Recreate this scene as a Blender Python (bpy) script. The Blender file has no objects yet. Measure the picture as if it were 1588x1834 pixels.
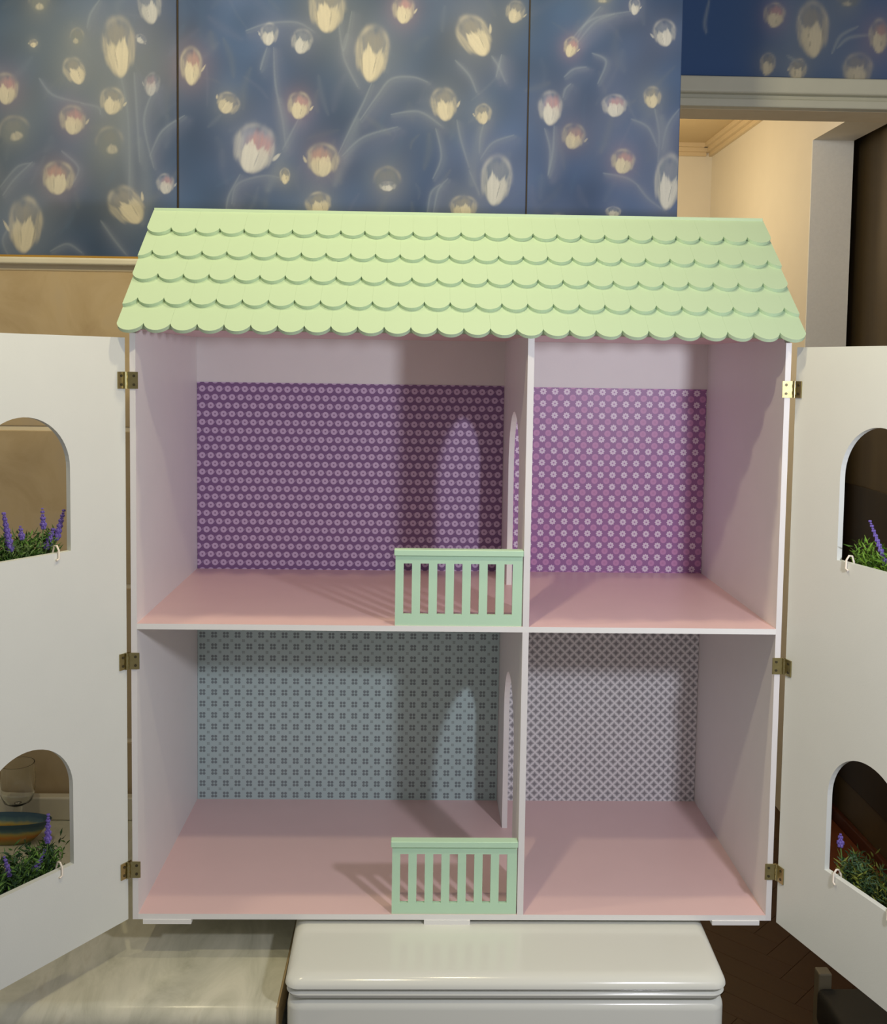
import bpy, bmesh, math, random
import numpy as np
from math import sin, cos, pi, radians, floor, sqrt, atan2
from mathutils import Matrix, Vector

random.seed(7)
rng = np.random.default_rng(11)
C = bpy.context.scene.collection
scene = bpy.context.scene

# ------------------------------------------------------------------ camera
CZ = 1.57                                   # camera height above the floor
FPX, PPX, PPY = 1850.0, 793.0, 775.5        # focal length and optical centre in photo pixels (1588 x 1834)
PITCH, YAW, ROLL = .0664, .0222, -.0143
def cam_basis(p, y, r):
    cy, sy, cp, sp = cos(y), sin(y), cos(p), sin(p)
    f = np.array([sy*cp, cy*cp, -sp]); rt = np.array([cy, -sy, 0.0]); u = np.cross(rt, f)
    return rt*cos(r)-u*sin(r), rt*sin(r)+u*cos(r), f
RT, UP, FW = cam_basis(PITCH, YAW, ROLL)
def ray(x, y): return FW + RT*(x-PPX)/FPX - UP*(y-PPY)/FPX
def at_y(x, y, Y):                          # photo pixel to a point on the plane of constant depth Y
    d = ray(x, y); P = d*(Y/d[1]); return Vector((P[0], P[1], P[2]+CZ))
def at_z(x, y, zrel):                       # photo pixel to a point on a horizontal surface
    d = ray(x, y); P = d*(zrel/d[2]); return Vector((P[0], P[1], P[2]+CZ))
cam = bpy.data.cameras.new('camera'); camo = bpy.data.objects.new('camera', cam); C.objects.link(camo)
cam.sensor_fit = 'VERTICAL'; cam.sensor_height = 24; cam.lens = FPX/1834*24
cam.shift_x = (794-PPX)/1834; cam.shift_y = -(917-PPY)/1834
cam.clip_start = .01
camo.matrix_world = Matrix(((RT[0], UP[0], -FW[0], 0), (RT[1], UP[1], -FW[1], 0), (RT[2], UP[2], -FW[2], CZ), (0, 0, 0, 1)))
scene.camera = camo

# ------------------------------------------------------------------ world, lamps, exposure
w = bpy.data.worlds.new('world'); scene.world = w; w.use_nodes = True
w.node_tree.nodes['Background'].inputs[0].default_value = (1.0, .96, .92, 1)
w.node_tree.nodes['Background'].inputs[1].default_value = .22
def lamp(name, loc, power, col, rad=.03):
    l = bpy.data.lights.new(name, 'POINT'); l.energy = power; l.color = col; l.shadow_soft_size = rad
    o = bpy.data.objects.new(name, l); o.location = (loc[0], loc[1], loc[2]+CZ); C.objects.link(o); return o
WARM = (1.0, .87, .56)
lamp('kitchen_bulb', (-.12, .64, .60), 9.5, WARM, .02)
lamp('kitchen_bulb', (-.52, 1.05, .60), 5.5, WARM, .02)
lamp('kitchen_bulb', (.08, 1.06, .60), 6.0, WARM, .02)
lamp('side_lamp', (.488, .41, .035), 15.0, (.90, .91, 1.0), .03)
lamp('hall_lamp', (.70, 3.95, .62), 7.0, (1.0, .78, .45), .08)
lamp('hall_ceiling_lamp', (.72, 2.62, .80), 7.0, (1.0, .96, .88), .06)
vs = scene.view_settings
vs.view_transform = 'Standard'; vs.look = 'None'; vs.gamma = 1; vs.exposure = 0.08; vs.use_curve_mapping = False

# ------------------------------------------------------------------ helpers
def lin(c):
    return tuple(((v/255)/12.92 if v/255 <= .04045 else ((v/255+.055)/1.055)**2.4) for v in c)
WORLD = {}                                   # world translation of every parent
def put(o, parent, M):
    if parent is not None:
        o.parent = parent
        o.matrix_basis = Matrix.Translation(-WORLD[parent.name]) @ M
    else:
        o.matrix_basis = M
    WORLD[o.name] = M.to_translation()
    C.objects.link(o)
    return o
def tag(o, label, cat=None, group=None, kind=None):
    if label: o['label'] = label
    if cat: o['category'] = cat
    if group: o['group'] = group
    if kind: o['kind'] = kind
    return o
def thing(name, label, cat, loc, group=None):
    o = bpy.data.objects.new(name, None); o.empty_display_size = .05
    put(o, None, Matrix.Translation(Vector(loc))); return tag(o, label, cat, group)
def mesh_of(name, bm, mat, smooth=None):
    me = bpy.data.meshes.new(name)
    bmesh.ops.recalc_face_normals(bm, faces=bm.faces)
    bm.to_mesh(me); bm.free()
    if smooth is not None:
        me.polygons.foreach_set('use_smooth', [True]*len(me.polygons))
        me.set_sharp_from_angle(angle=radians(smooth))
    if mat: me.materials.append(mat)
    return me
def obj(name, bm, mat, parent=None, smooth=None):
    """one mesh object from world-space geometry, its origin moved to its own centre"""
    me = mesh_of(name, bm, mat, smooth)
    co = np.empty(len(me.vertices)*3); me.vertices.foreach_get('co', co); co = co.reshape(-1, 3)
    c = Vector(((co.min(0)+co.max(0))/2).tolist())
    me.transform(Matrix.Translation(-c))
    return put(bpy.data.objects.new(name, me), parent, Matrix.Translation(c))
def inst(name, me, M, parent):
    return put(bpy.data.objects.new(name, me), parent, M)
def struct(name, bm, mat, parent=None, smooth=None):
    o = obj(name, bm, mat, parent, smooth)
    if parent is None: o['kind'] = 'structure'
    return o
def bx(bm, x0, x1, y0, y1, z0, z1, bev=0, seg=2, M=None):
    r = bmesh.ops.create_cube(bm, size=1)
    vs_ = r['verts']
    for v in vs_:
        v.co = Vector(((x0+x1)/2+v.co.x*(x1-x0), (y0+y1)/2+v.co.y*(y1-y0), (z0+z1)/2+v.co.z*(z1-z0)))
    if bev:
        es = list({e for v in vs_ for e in v.link_edges})
        rr = bmesh.ops.bevel(bm, geom=es, offset=bev, segments=seg, affect='EDGES', profile=.5)
        vs_ = list({v for f in rr['faces'] for v in f.verts} | {v for v in vs_ if v.is_valid})
    if M is not None:
        bmesh.ops.transform(bm, matrix=M, verts=[v for v in vs_ if v.is_valid])
    return bm
def box(*a, **k): return bx(bmesh.new(), *a, **k)
def lathe(bm, prof, cx, cy, cz, n=32):
    rings = []
    for r, z in prof:
        if r < 1e-6: rings.append([bm.verts.new((cx, cy, cz+z))])
        else: rings.append([bm.verts.new((cx+r*cos(2*pi*i/n), cy+r*sin(2*pi*i/n), cz+z)) for i in range(n)])
    for a, b in zip(rings, rings[1:]):
        for i in range(n):
            j = (i+1) % n
            if len(a) == 1 and len(b) == 1: continue
            if len(a) == 1: bm.faces.new((a[0], b[i], b[j]))
            elif len(b) == 1: bm.faces.new((a[i], a[j], b[0]))
            else: bm.faces.new((a[i], a[j], b[j], b[i]))
    return bm
def tube(bm, pts, r, n=8, cap=True):
    pts = [Vector(p) for p in pts]; rings = []
    for i, p in enumerate(pts):
        d = (pts[min(i+1, len(pts)-1)]-pts[max(i-1, 0)]).normalized()
        a = d.orthogonal().normalized() if i == 0 else (prev - d*prev.dot(d)).normalized()
        prev = a; b = d.cross(a)
        rad = r[i] if isinstance(r, (list, tuple)) else r
        rings.append([bm.verts.new(p+a*rad*cos(2*pi*k/n)+b*rad*sin(2*pi*k/n)) for k in range(n)])
    for A, B in zip(rings, rings[1:]):
        for k in range(n):
            bm.faces.new((A[k], A[(k+1) % n], B[(k+1) % n], B[k]))
    if cap:
        bm.faces.new(list(reversed(rings[0]))); bm.faces.new(rings[-1])
    return bm
def prism(bm, poly, fn0, fn1):
    """extrude a 2-D polygon: fn0/fn1 map (u, v) to the two end faces"""
    a = [bm.verts.new(fn0(u, v)) for u, v in poly]; b = [bm.verts.new(fn1(u, v)) for u, v in poly]
    bm.faces.new(a); bm.faces.new(list(reversed(b)))
    n = len(poly)
    for i in range(n):
        j = (i+1) % n
        bm.faces.new((a[i], b[i], b[j], a[j]))
    return bm
def holed_panel(bm, u0, u1, v0, v1, holes, fn0, fn1, seg=24):
    """rectangular panel with arch-topped holes (uc, half width, sill, spring); built from columns of quads"""
    holes = sorted(holes)                     # holes share one column set or stand apart
    us = {u0, u1}
    for uc, hw, s, sp in holes:
        for i in range(seg+1): us.add(round(uc-hw*cos(pi*i/seg), 7))
    us = sorted(us)
    def spans(ua, ub):
        m = (ua+ub)/2; cuts = []
        for uc, hw, s, sp in holes:
            if uc-hw < m < uc+hw:
                f = lambda u: sp+sqrt(max(0, hw*hw-(u-uc)**2))
                cuts.append(((s, s), (f(ua), f(ub))))
        cuts.sort()
        out = []; lo = (v0, v0)
        for c0, c1 in cuts:
            if c0[0] > lo[0]+1e-9: out.append((lo, c0))
            lo = c1
        out.append((lo, (v1, v1))); return out
    cache = {}
    def vert(u, v, k):
        key = (round(u, 6), round(v, 6), k)
        if key not in cache: cache[key] = bm.verts.new((fn0 if k == 0 else fn1)(u, v))
        return cache[key]
    edge_count = {}
    quads = []
    for ua, ub in zip(us, us[1:]):
        for (la, lb), (ha, hb) in spans(ua, ub):
            q = [(ua, la), (ub, lb), (ub, hb), (ua, ha)]
            p = []
            for t in q:
                if not p or (abs(p[-1][0]-t[0])+abs(p[-1][1]-t[1])) > 1e-7: p.append(t)
            if len(p) >= 3: quads.append(p)
    for p in quads:
        bm.faces.new([vert(u, v, 0) for u, v in p]); bm.faces.new([vert(u, v, 1) for u, v in reversed(p)])
    # rims: outer frame and the hole edges
    def rim(pts, closed=True):
        n = len(pts)
        for i in range(n if closed else n-1):
            a, b = pts[i], pts[(i+1) % n]
            bm.faces.new([vert(*a, 0), vert(*a, 1), vert(*b, 1), vert(*b, 0)])
    def rows(v): return [(u, v) for u in us]
    for e in (v0, v1):
        pts = rows(e); 
        if e == v0 and any(h[2] <= v0+1e-9 for h in holes):
            pts = None
            for ua, ub in zip(us, us[1:]):
                m = (ua+ub)/2
                if not any(h[2] <= v0+1e-9 and h[0]-h[1] < m < h[0]+h[1] for h in holes): rim([(ua, e), (ub, e)], False)
        if pts: rim(pts, False)
    for e in (u0, u1): rim([(e, v0), (e, v1)], False)
    for uc, hw, s, sp in holes:
        arc = [(round(uc-hw*cos(pi*i/seg), 7), sp+hw*sin(pi*i/seg)) for i in range(seg+1)]
        arc = [(u, sp+sqrt(max(0, hw*hw-(u-uc)**2))) for u, _ in arc]
        rim([(arc[0][0], s)]+arc+[(arc[-1][0], s)], False)
        if s > v0+1e-9: rim([(u, s) for u in us if uc-hw-1e-6 <= u <= uc+hw+1e-6], False)
    return bm

# ------------------------------------------------------------------ materials
class NT:
    def __init__(s, name):
        s.mat = bpy.data.materials.new(name); s.mat.use_nodes = True
        s.t = s.mat.node_tree; s.n = s.t.nodes; s.b = s.n['Principled BSDF']
        s.tc = s.n.new('ShaderNodeTexCoord')
    def link(s, a, b): s.t.links.new(a, b)
    def m(s, op, a, b=None, c=None, clamp=False):
        n = s.n.new('ShaderNodeMath'); n.operation = op; n.use_clamp = clamp
        for i, v in enumerate((a, b, c)):
            if v is None: continue
            if isinstance(v, (int, float)): n.inputs[i].default_value = v
            else: s.link(v, n.inputs[i])
        return n.outputs[0]
    def mix(s, f, a, b):
        n = s.n.new('ShaderNodeMix'); n.data_type = 'RGBA'
        for i, v in ((0, f), (6, a), (7, b)):
            if isinstance(v, (int, float)): n.inputs[i].default_value = v
            elif isinstance(v, tuple): n.inputs[i].default_value = (*v[:3], 1)
            else: s.link(v, n.inputs[i])
        return n.outputs[2]
    def noise(s, scale, detail=3, rough=.5, vec=None, dist=0):
        n = s.n.new('ShaderNodeTexNoise'); n.inputs['Scale'].default_value = scale; n.inputs['Detail'].default_value = detail
        n.inputs['Roughness'].default_value = rough; n.inputs['Distortion'].default_value = dist
        s.link(vec if vec is not None else s.tc.outputs['Object'], n.inputs['Vector']); return n.outputs['Fac']
    def mapping(s, scale=(1, 1, 1), rot=(0, 0, 0), src='Object'):
        n = s.n.new('ShaderNodeMapping'); n.inputs['Scale'].default_value = scale; n.inputs['Rotation'].default_value = rot
        s.link(s.tc.outputs[src], n.inputs['Vector']); return n.outputs[0]
    def ramp(s, f, stops):
        n = s.n.new('ShaderNodeValToRGB'); s.link(f, n.inputs[0])
        e = n.color_ramp.elements
        while len(e) < len(stops): e.new(.5)
        for el, (p, c) in zip(e, stops): el.position = p; el.color = (*c[:3], 1)
        return n.outputs[0]
    def xyz(s, src='Object'):
        n = s.n.new('ShaderNodeSeparateXYZ'); s.link(s.tc.outputs[src], n.inputs[0]); return n.outputs
    def smooth(s, v, lo, hi):                 # 1 below lo, 0 above hi
        n = s.n.new('ShaderNodeMapRange'); n.interpolation_type = 'SMOOTHSTEP'
        s.link(v, n.inputs[0]); n.inputs[1].default_value = lo; n.inputs[2].default_value = hi
        n.inputs[3].default_value = 1; n.inputs[4].default_value = 0; return n.outputs[0]
    def bump(s, h, strength, dist=.001):
        n = s.n.new('ShaderNodeBump'); n.inputs['Strength'].default_value = strength; n.inputs['Distance'].default_value = dist
        s.link(h, n.inputs['Height']); s.link(n.outputs[0], s.b.inputs['Normal'])
    def done(s, col=None, rough=.5, metal=0, spec=.5, **k):
        if col is not None:
            if isinstance(col, tuple): s.b.inputs['Base Color'].default_value = (*col[:3], 1)
            else: s.link(col, s.b.inputs['Base Color'])
        s.b.inputs['Roughness'].default_value = rough; s.b.inputs['Metallic'].default_value = metal
        s.b.inputs['Specular IOR Level'].default_value = spec
        for kk, v in k.items(): s.b.inputs[kk.replace('_', ' ')].default_value = v
        return s.mat
def paint(name, col, rough=.5, var=.06, scale=30, bump=.05, spec=.4):
    s = NT(name); f = s.noise(scale, 4)
    a = tuple(c*(1-var) for c in col); b = tuple(min(1, c*(1+var)) for c in col)
    s.bump(s.noise(600, 2), bump, .0006)
    return s.done(s.mix(f, a, b), rough, spec=spec)

M_white = paint('white_painted_board', (.74, .76, .72), .42, .02, 25, .12)
M_inner = paint('pinkish_white_inner_wall', (.80, .775, .775), .45, .02, 25, .1)
M_edge = paint('white_board_edge', (.86, .85, .84), .5, .02)
M_pink = paint('rose_pink_floor_paint', (.82, .575, .57), .38, .03, 18, .08)
M_mint_warm_lit = paint('mint_paint_warm_lit', (.47, .61, .42), .42, .025, 40, .06)  # roof copy of the railing mint, warm lamp's yellow cast put into the colour
M_mint_rail = paint('mint_rail_paint', (.54, .78, .57), .40, .025, 40, .06)
M_enamel = NT('white_enamel').done((.74, .75, .69), .16, spec=.5)
M_dark = paint('dark_gap', (.02, .02, .02), .8, .1)
M_plaster = paint('hall_plaster', (.80, .77, .70), .8, .04, 8, .5)
M_jamb = paint('grey_textured_plaster', (.88, .91, .93), .85, .05, 140, 1.0)
M_trim = paint('pale_green_grey_trim', (.62, .62, .52), .45, .04)
M_strip = NT('marbled_strip')
M_strip = M_strip.done(M_strip.mix(M_strip.noise(18, 4), (.62, .56, .42), (.80, .76, .62)), .35)
M_black = paint('black_upholstery', (.012, .012, .010), .6, .2)
M_pale_wood = paint('pale_beige_wood', (.20, .17, .11), .5, .1)
M_brass = NT('brass'); M_brass = M_brass.done(M_brass.mix(M_brass.noise(200, 2), (.36, .30, .13), (.50, .43, .22)), .30, 1)
M_screw = NT('dark_screw').done((.10, .085, .05), .4, .8)
M_wire = paint('white_wire', (.86, .78, .68), .4, .03)
M_green = paint('leaf_green', (.12, .22, .05), .6, .3, 80)
M_soil = paint('dark_soil', (.03, .022, .015), .9, .3, 200)
M_reddish = paint('reddish_brown_wood', (.17, .050, .018), .4, .25, 25)
M_doorwood = NT('dark_brown_door')
M_doorwood = M_doorwood.done(M_doorwood.mix(M_doorwood.noise(3, 4, vec=M_doorwood.mapping((8, 8, .8))), (.060, .042, .020), (.095, .070, .034)), .5)
M_doorpanel = NT('very_dark_door_panel')
M_doorpanel = M_doorpanel.done(M_doorpanel.mix(M_doorpanel.noise(3, 4, vec=M_doorpanel.mapping((8, 8, .8))), (.016, .011, .006), (.034, .022, .010)), .5)
s = NT('grouted_wall'); M_grout = s.done(s.mix(s.noise(30), (.80, .68, .48), (.88, .78, .58)), .7)
s = NT('beige_marbled_tile')
f1 = s.noise(9, 5, .6, dist=.6); f2 = s.noise(28, 4)
c = s.ramp(f1, [(.30, (.42, .30, .15)), (.52, (.55, .42, .24)), (.75, (.50, .40, .27))])
M_tile = s.done(s.mix(s.m('MULTIPLY', f2, .35), c, (.47, .38, .27)), .35)
s = NT('cream_marble_worktop')
vv = s.mapping((2.2, .8, 1.0), (0, 0, .8))
f1 = s.noise(5.5, 7, .62, vv, 1.8); f2 = s.noise(26, 4, .6)
c = s.ramp(f1, [(.30, (.42, .41, .31)), (.44, (.58, .57, .45)), (.58, (.70, .68, .55)), (.76, (.50, .46, .33))])
M_marble = s.done(s.mix(s.m('MULTIPLY', f2, .3), c, (.44, .43, .34)), .2)
s = NT('dark_parquet')
gi = s.n.new('ShaderNodeObjectInfo')
f1 = s.noise(5, 4, vec=s.mapping((3, 18, 3)))
c = s.mix(f1, (.042, .017, .006), (.075, .031, .010))
M_parquet = s.done(s.mix(s.m('MULTIPLY', gi.outputs['Random'], .5), c, (.06, .028, .006)), .45)
M_glass = NT('clear_glass').done((.97, .98, .95), .02, Transmission_Weight=1.0, IOR=1.45)

def print_cell(s, px, py, stagger):
    """cell coordinates in metres around each motif"""
    o = s.xyz(); u, v = o[0], o[2]
    rv = s.m('DIVIDE', v, py); row = s.m('FLOOR', rv)
    ru = s.m('DIVIDE', u, px)
    if stagger: ru = s.m('ADD', ru, s.m('MULTIPLY', s.m('FLOORED_MODULO', row, 2), .5))
    fx = s.m('MULTIPLY', s.m('SUBTRACT', s.m('FRACT', ru), .5), px)
    fy = s.m('MULTIPLY', s.m('SUBTRACT', s.m('FRACT', rv), .5), py)
    return fx, fy
def shifted(s, px, py):
    o = s.xyz()
    fx = s.m('MULTIPLY', s.m('SUBTRACT', s.m('FRACT', s.m('ADD', s.m('DIVIDE', o[0], px), .5)), .5), px)
    fy = s.m('MULTIPLY', s.m('SUBTRACT', s.m('FRACT', s.m('ADD', s.m('DIVIDE', o[2], py), .5)), .5), py)
    return fx, fy
def length(s, x, y): return s.m('SQRT', s.m('ADD', s.m('MULTIPLY', x, x), s.m('MULTIPLY', y, y)))
mm = .001
# purple with lilac ring dots
s = NT('purple_dot_print'); fx, fy = print_cell(s, 12.2*mm, 12.0*mm, True); r = length(s, fx, fy)
c = s.mix(s.smooth(r, 4.0*mm, 4.9*mm), (.215, .115, .270), (.62, .47, .68))
c = s.mix(s.smooth(r, .8*mm, 1.7*mm), c, (.27, .15, .32))
o = s.xyz(); rowv = s.m('FLOOR', s.m('DIVIDE', o[2], 12*mm))
tx = s.m('MULTIPLY', s.m('SUBTRACT', s.m('FRACT', s.m('ADD', s.m('DIVIDE', o[0], 12.2*mm), s.m('ADD', .5, s.m('MULTIPLY', s.m('FLOORED_MODULO', rowv, 2), .5)))), .5), 12.2*mm)
ty = s.m('SUBTRACT', fy, .6*mm)
dg = s.m('ABSOLUTE', s.m('SUBTRACT', tx, s.m('MULTIPLY', ty, .7)))
tick = s.m('MULTIPLY', s.smooth(dg, .4*mm, 1.0*mm), s.smooth(s.m('ABSOLUTE', ty), 1.6*mm, 2.6*mm))
M_wp_ul = s.done(s.mix(s.m('MULTIPLY', tick, .6), c, (.50, .36, .56)), .45)
# mauve with daisies and pink dots
s = NT('daisy_print'); P = 17.2*mm; fx, fy = print_cell(s, P, P, False); r = length(s, fx, fy)
ang = s.m('ARCTAN2', fy, fx); pet = s.m('MULTIPLY', s.m('COSINE', s.m('MULTIPLY', ang, 8)), .55*mm)
rp = s.m('SUBTRACT', r, pet)
gx, gy = shifted(s, P, P); r2 = length(s, gx, gy)
c = s.mix(s.smooth(r2, 4.2*mm, 5.0*mm), (.34, .155, .37), (.58, .28, .52))
c = s.mix(s.smooth(r2, 1.0*mm, 2.0*mm), c, (.52, .24, .46))
c = s.mix(s.smooth(rp, 4.0*mm, 4.8*mm), c, (.80, .68, .82))
M_wp_ur = s.done(s.mix(s.smooth(r, .9*mm, 1.6*mm), c, (.42, .22, .45)), .4)
# grey-green with four-petal motifs
s = NT('four_petal_print'); P = 17.1*mm; fx, fy = print_cell(s, P, P, False); gx, gy = shifted(s, P, P)
def petals(x, y, off, lo, hi):
    return s.smooth(length(s, s.m('SUBTRACT', s.m('ABSOLUTE', x), off), s.m('SUBTRACT', s.m('ABSOLUTE', y), off)), lo, hi)
c = s.mix(petals(fx, fy, 2.3*mm, 1.7*mm, 2.4*mm), (.47, .61, .62), (.20, .25, .27))
M_wp_ll = s.done(s.mix(s.m('MULTIPLY', petals(gx, gy, 1.0*mm, .7*mm, 1.3*mm), .75), c, (.24, .30, .31)), .45)
# pale lattice with grey stars
s = NT('lattice_star_print'); P = 13.7*mm; fx, fy = print_cell(s, P, P, False); gx, gy = shifted(s, P, P)
def star(x, y):
    a = s.m('POWER', s.m('DIVIDE', s.m('ABSOLUTE', x), 5.2*mm), .62); b = s.m('POWER', s.m('DIVIDE', s.m('ABSOLUTE', y), 5.2*mm), .62)
    return s.smooth(s.m('ADD', a, b), .82, 1.12)
st = s.m('MAXIMUM', star(fx, fy), star(gx, gy))
o = s.xyz(); q = 13.7*mm/sqrt(2)
def lattice(sg):
    d = s.m('DIVIDE', s.m('ADD', o[0], s.m('MULTIPLY', o[2], sg)), 13.7*mm)
    return s.smooth(s.m('ABSOLUTE', s.m('SUBTRACT', s.m('FRACT', d), .5)), .06, .13)
ln = s.m('MAXIMUM', lattice(1.0), lattice(-1.0))
c = s.mix(ln, (.56, .57, .60), (.80, .79, .82))
M_wp_lr = s.done(s.mix(st, c, (.28, .275, .30)), .45)

def vcol_mat(name, rough=.6, noise=.0):
    s = NT(name); a = s.n.new('ShaderNodeVertexColor'); a.layer_name = 'Col'
    c = a.outputs[0]
    if noise:
        f = s.noise(420, 3); c = s.mix(s.m('MULTIPLY', f, noise), c, (.05, .07, .11))
    return s.done(c, rough, spec=.3)
M_tulip = vcol_mat('tulip_wallpaper_print', .65, .12)
M_leaf = vcol_mat('lavender_leaf', .6)

# ------------------------------------------------------------------ structure: kitchen wall with tulip wallpaper and tiles
YW = 1.56                                    # wall face
Z = lambda z: z+CZ
WX0, WX1 = -1.25, .381
wall = struct('wall_back', box(WX0, WX1, YW+.008, 2.20, 0, Z(1.0)), M_grout)

class Canvas:                                # the print, painted in metres on the wall plane
    def __init__(s, x0, x1, z0, z1, step):
        s.nx = int(round((x1-x0)/step))+1; s.nz = int(round((z1-z0)/step))+1
        s.x = np.linspace(x0, x1, s.nx); s.z = np.linspace(z0, z1, s.nz)
        s.X, s.Z = np.meshgrid(s.x, s.z); s.rgb = np.zeros((s.nz, s.nx, 3))
    def win(s, cx, cz, r):
        i0, i1 = np.searchsorted(s.x, (cx-r, cx+r)); j0, j1 = np.searchsorted(s.z, (cz-r, cz+r))
        return slice(j0, j1), slice(i0, i1)
    def blend(s, sl, a, col):
        s.rgb[sl] = s.rgb[sl]*(1-a[..., None])+np.array(col)*a[..., None]
    def glow(s, cx, cz, r, col, a, asp=1.2):
        sl = s.win(cx, cz, r*2.6)
        d = ((s.X[sl]-cx)/r)**2+((s.Z[sl]-cz)/(r*asp))**2
        s.blend(sl, a*np.exp(-d*1.1), col)
    def petal(s, cx, cz, w, h, ang, col, a, point=0.0, soft=.35, streak=.25):
        R_ = max(w, h)*1.3; sl = s.win(cx, cz, R_)
        dx, dz = s.X[sl]-cx, s.Z[sl]-cz
        u = dx*cos(ang)+dz*sin(ang); v = -dx*sin(ang)+dz*cos(ang)
        k = np.clip(1-point*(v/h), .12, 1.7)
        q = u/(w*k); wob = 1+np.where(v > 0, np.clip(v/h*2, 0, 1), 0)*(.12*np.sin(q*7+cx*611+v/h*1.7)+.07*np.sin(q*17+cz*517))
        d = np.sqrt(q**2+(v/(h*wob))**2)
        m_ = np.clip((1-d)/soft, 0, 1); m_ = m_*m_*(3-2*m_)
        b_ = np.sin(q*6+v/h*1.3+cx*900)+.8*np.sin(q*13-v/h*.9+cz*700)+.6*np.sin(q*29+v/h*2.1+cx*300)
        st = 1-streak*np.clip(.5+.3*b_, 0, 1)
        s.blend(sl, a*m_*st, col)
    def rim(s, cx, cz, w, h, ang, col, a, lo=-.2):
        sl = s.win(cx, cz, max(w, h)*1.3)
        dx, dz = s.X[sl]-cx, s.Z[sl]-cz
        u = dx*cos(ang)+dz*sin(ang); v = -dx*sin(ang)+dz*cos(ang)
        d = np.sqrt((u/w)**2+(v/h)**2)
        br = .55+.45*np.sin(u/w*5+cx*800)*np.sin(v/h*4+cz*500)
        s.blend(sl, a*np.exp(-((d-.88)/.11)**2)*np.clip((v/h-lo)*2, 0, 1)*br, col)
    def stroke(s, pts, width, col, a):
        pts = np.array(pts); P = []
        n = len(pts)
        for i in range(n-1):
            p0, p1, p2, p3 = pts[max(i-1, 0)], pts[i], pts[i+1], pts[min(i+2, n-1)]
            for t in np.linspace(0, 1, 40, endpoint=False):
                P.append(.5*((2*p1)+(-p0+p2)*t+(2*p0-5*p1+4*p2-p3)*t*t+(-p0+3*p1-3*p2+p3)*t**3))
        P.append(pts[-1]); P = np.array(P)
        lo, hi = P.min(0)-width*3, P.max(0)+width*3
        i0, i1 = np.searchsorted(s.x, (lo[0], hi[0])); j0, j1 = np.searchsorted(s.z, (lo[1], hi[1]))
        sl = (slice(j0, j1), slice(i0, i1)); X, Zz = s.X[sl], s.Z[sl]
        best = np.zeros_like(X)
        for i, p in enumerate(P):
            t = i/(len(P)-1); wd = width*(.45+1.0*sin(pi*min(1, t*.9+.05)))
            best = np.maximum(best, np.exp(-((X-p[0])**2+(Zz-p[1])**2)/(wd*wd)))
        s.blend(sl, a*best, col)
def smooth_noise(X, Zc, sc, seed):
    r = np.random.default_rng(seed); out = np.zeros_like(X)
    for k in range(10):
        a = r.uniform(0, 2*pi); f = sc*r.uniform(.5, 1.6); out += np.sin((X*cos(a)+Zc*sin(a))*f+r.uniform(0, 6.28))
    return out/10**.5/1.2
CREAM, WHITE, TAN, PINK, ORANGE, LILAC, HUSK = [lin(c) for c in ((204, 196, 174), (198, 198, 198), (172, 166, 150), (186, 140, 142), (186, 144, 134), (160, 164, 186), (146, 146, 146))]
MIST = lin((112, 118, 146))
BLUE, TEAL, GREY, OLIVE, LEAF = [lin(c) for c in ((66, 102, 168), (70, 102, 136), (122, 134, 150), (122, 128, 126), (158, 172, 182))]
def px_wall(x, y, Y):
    p = at_y(x, y, Y); return p.x, p.z-CZ
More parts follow.
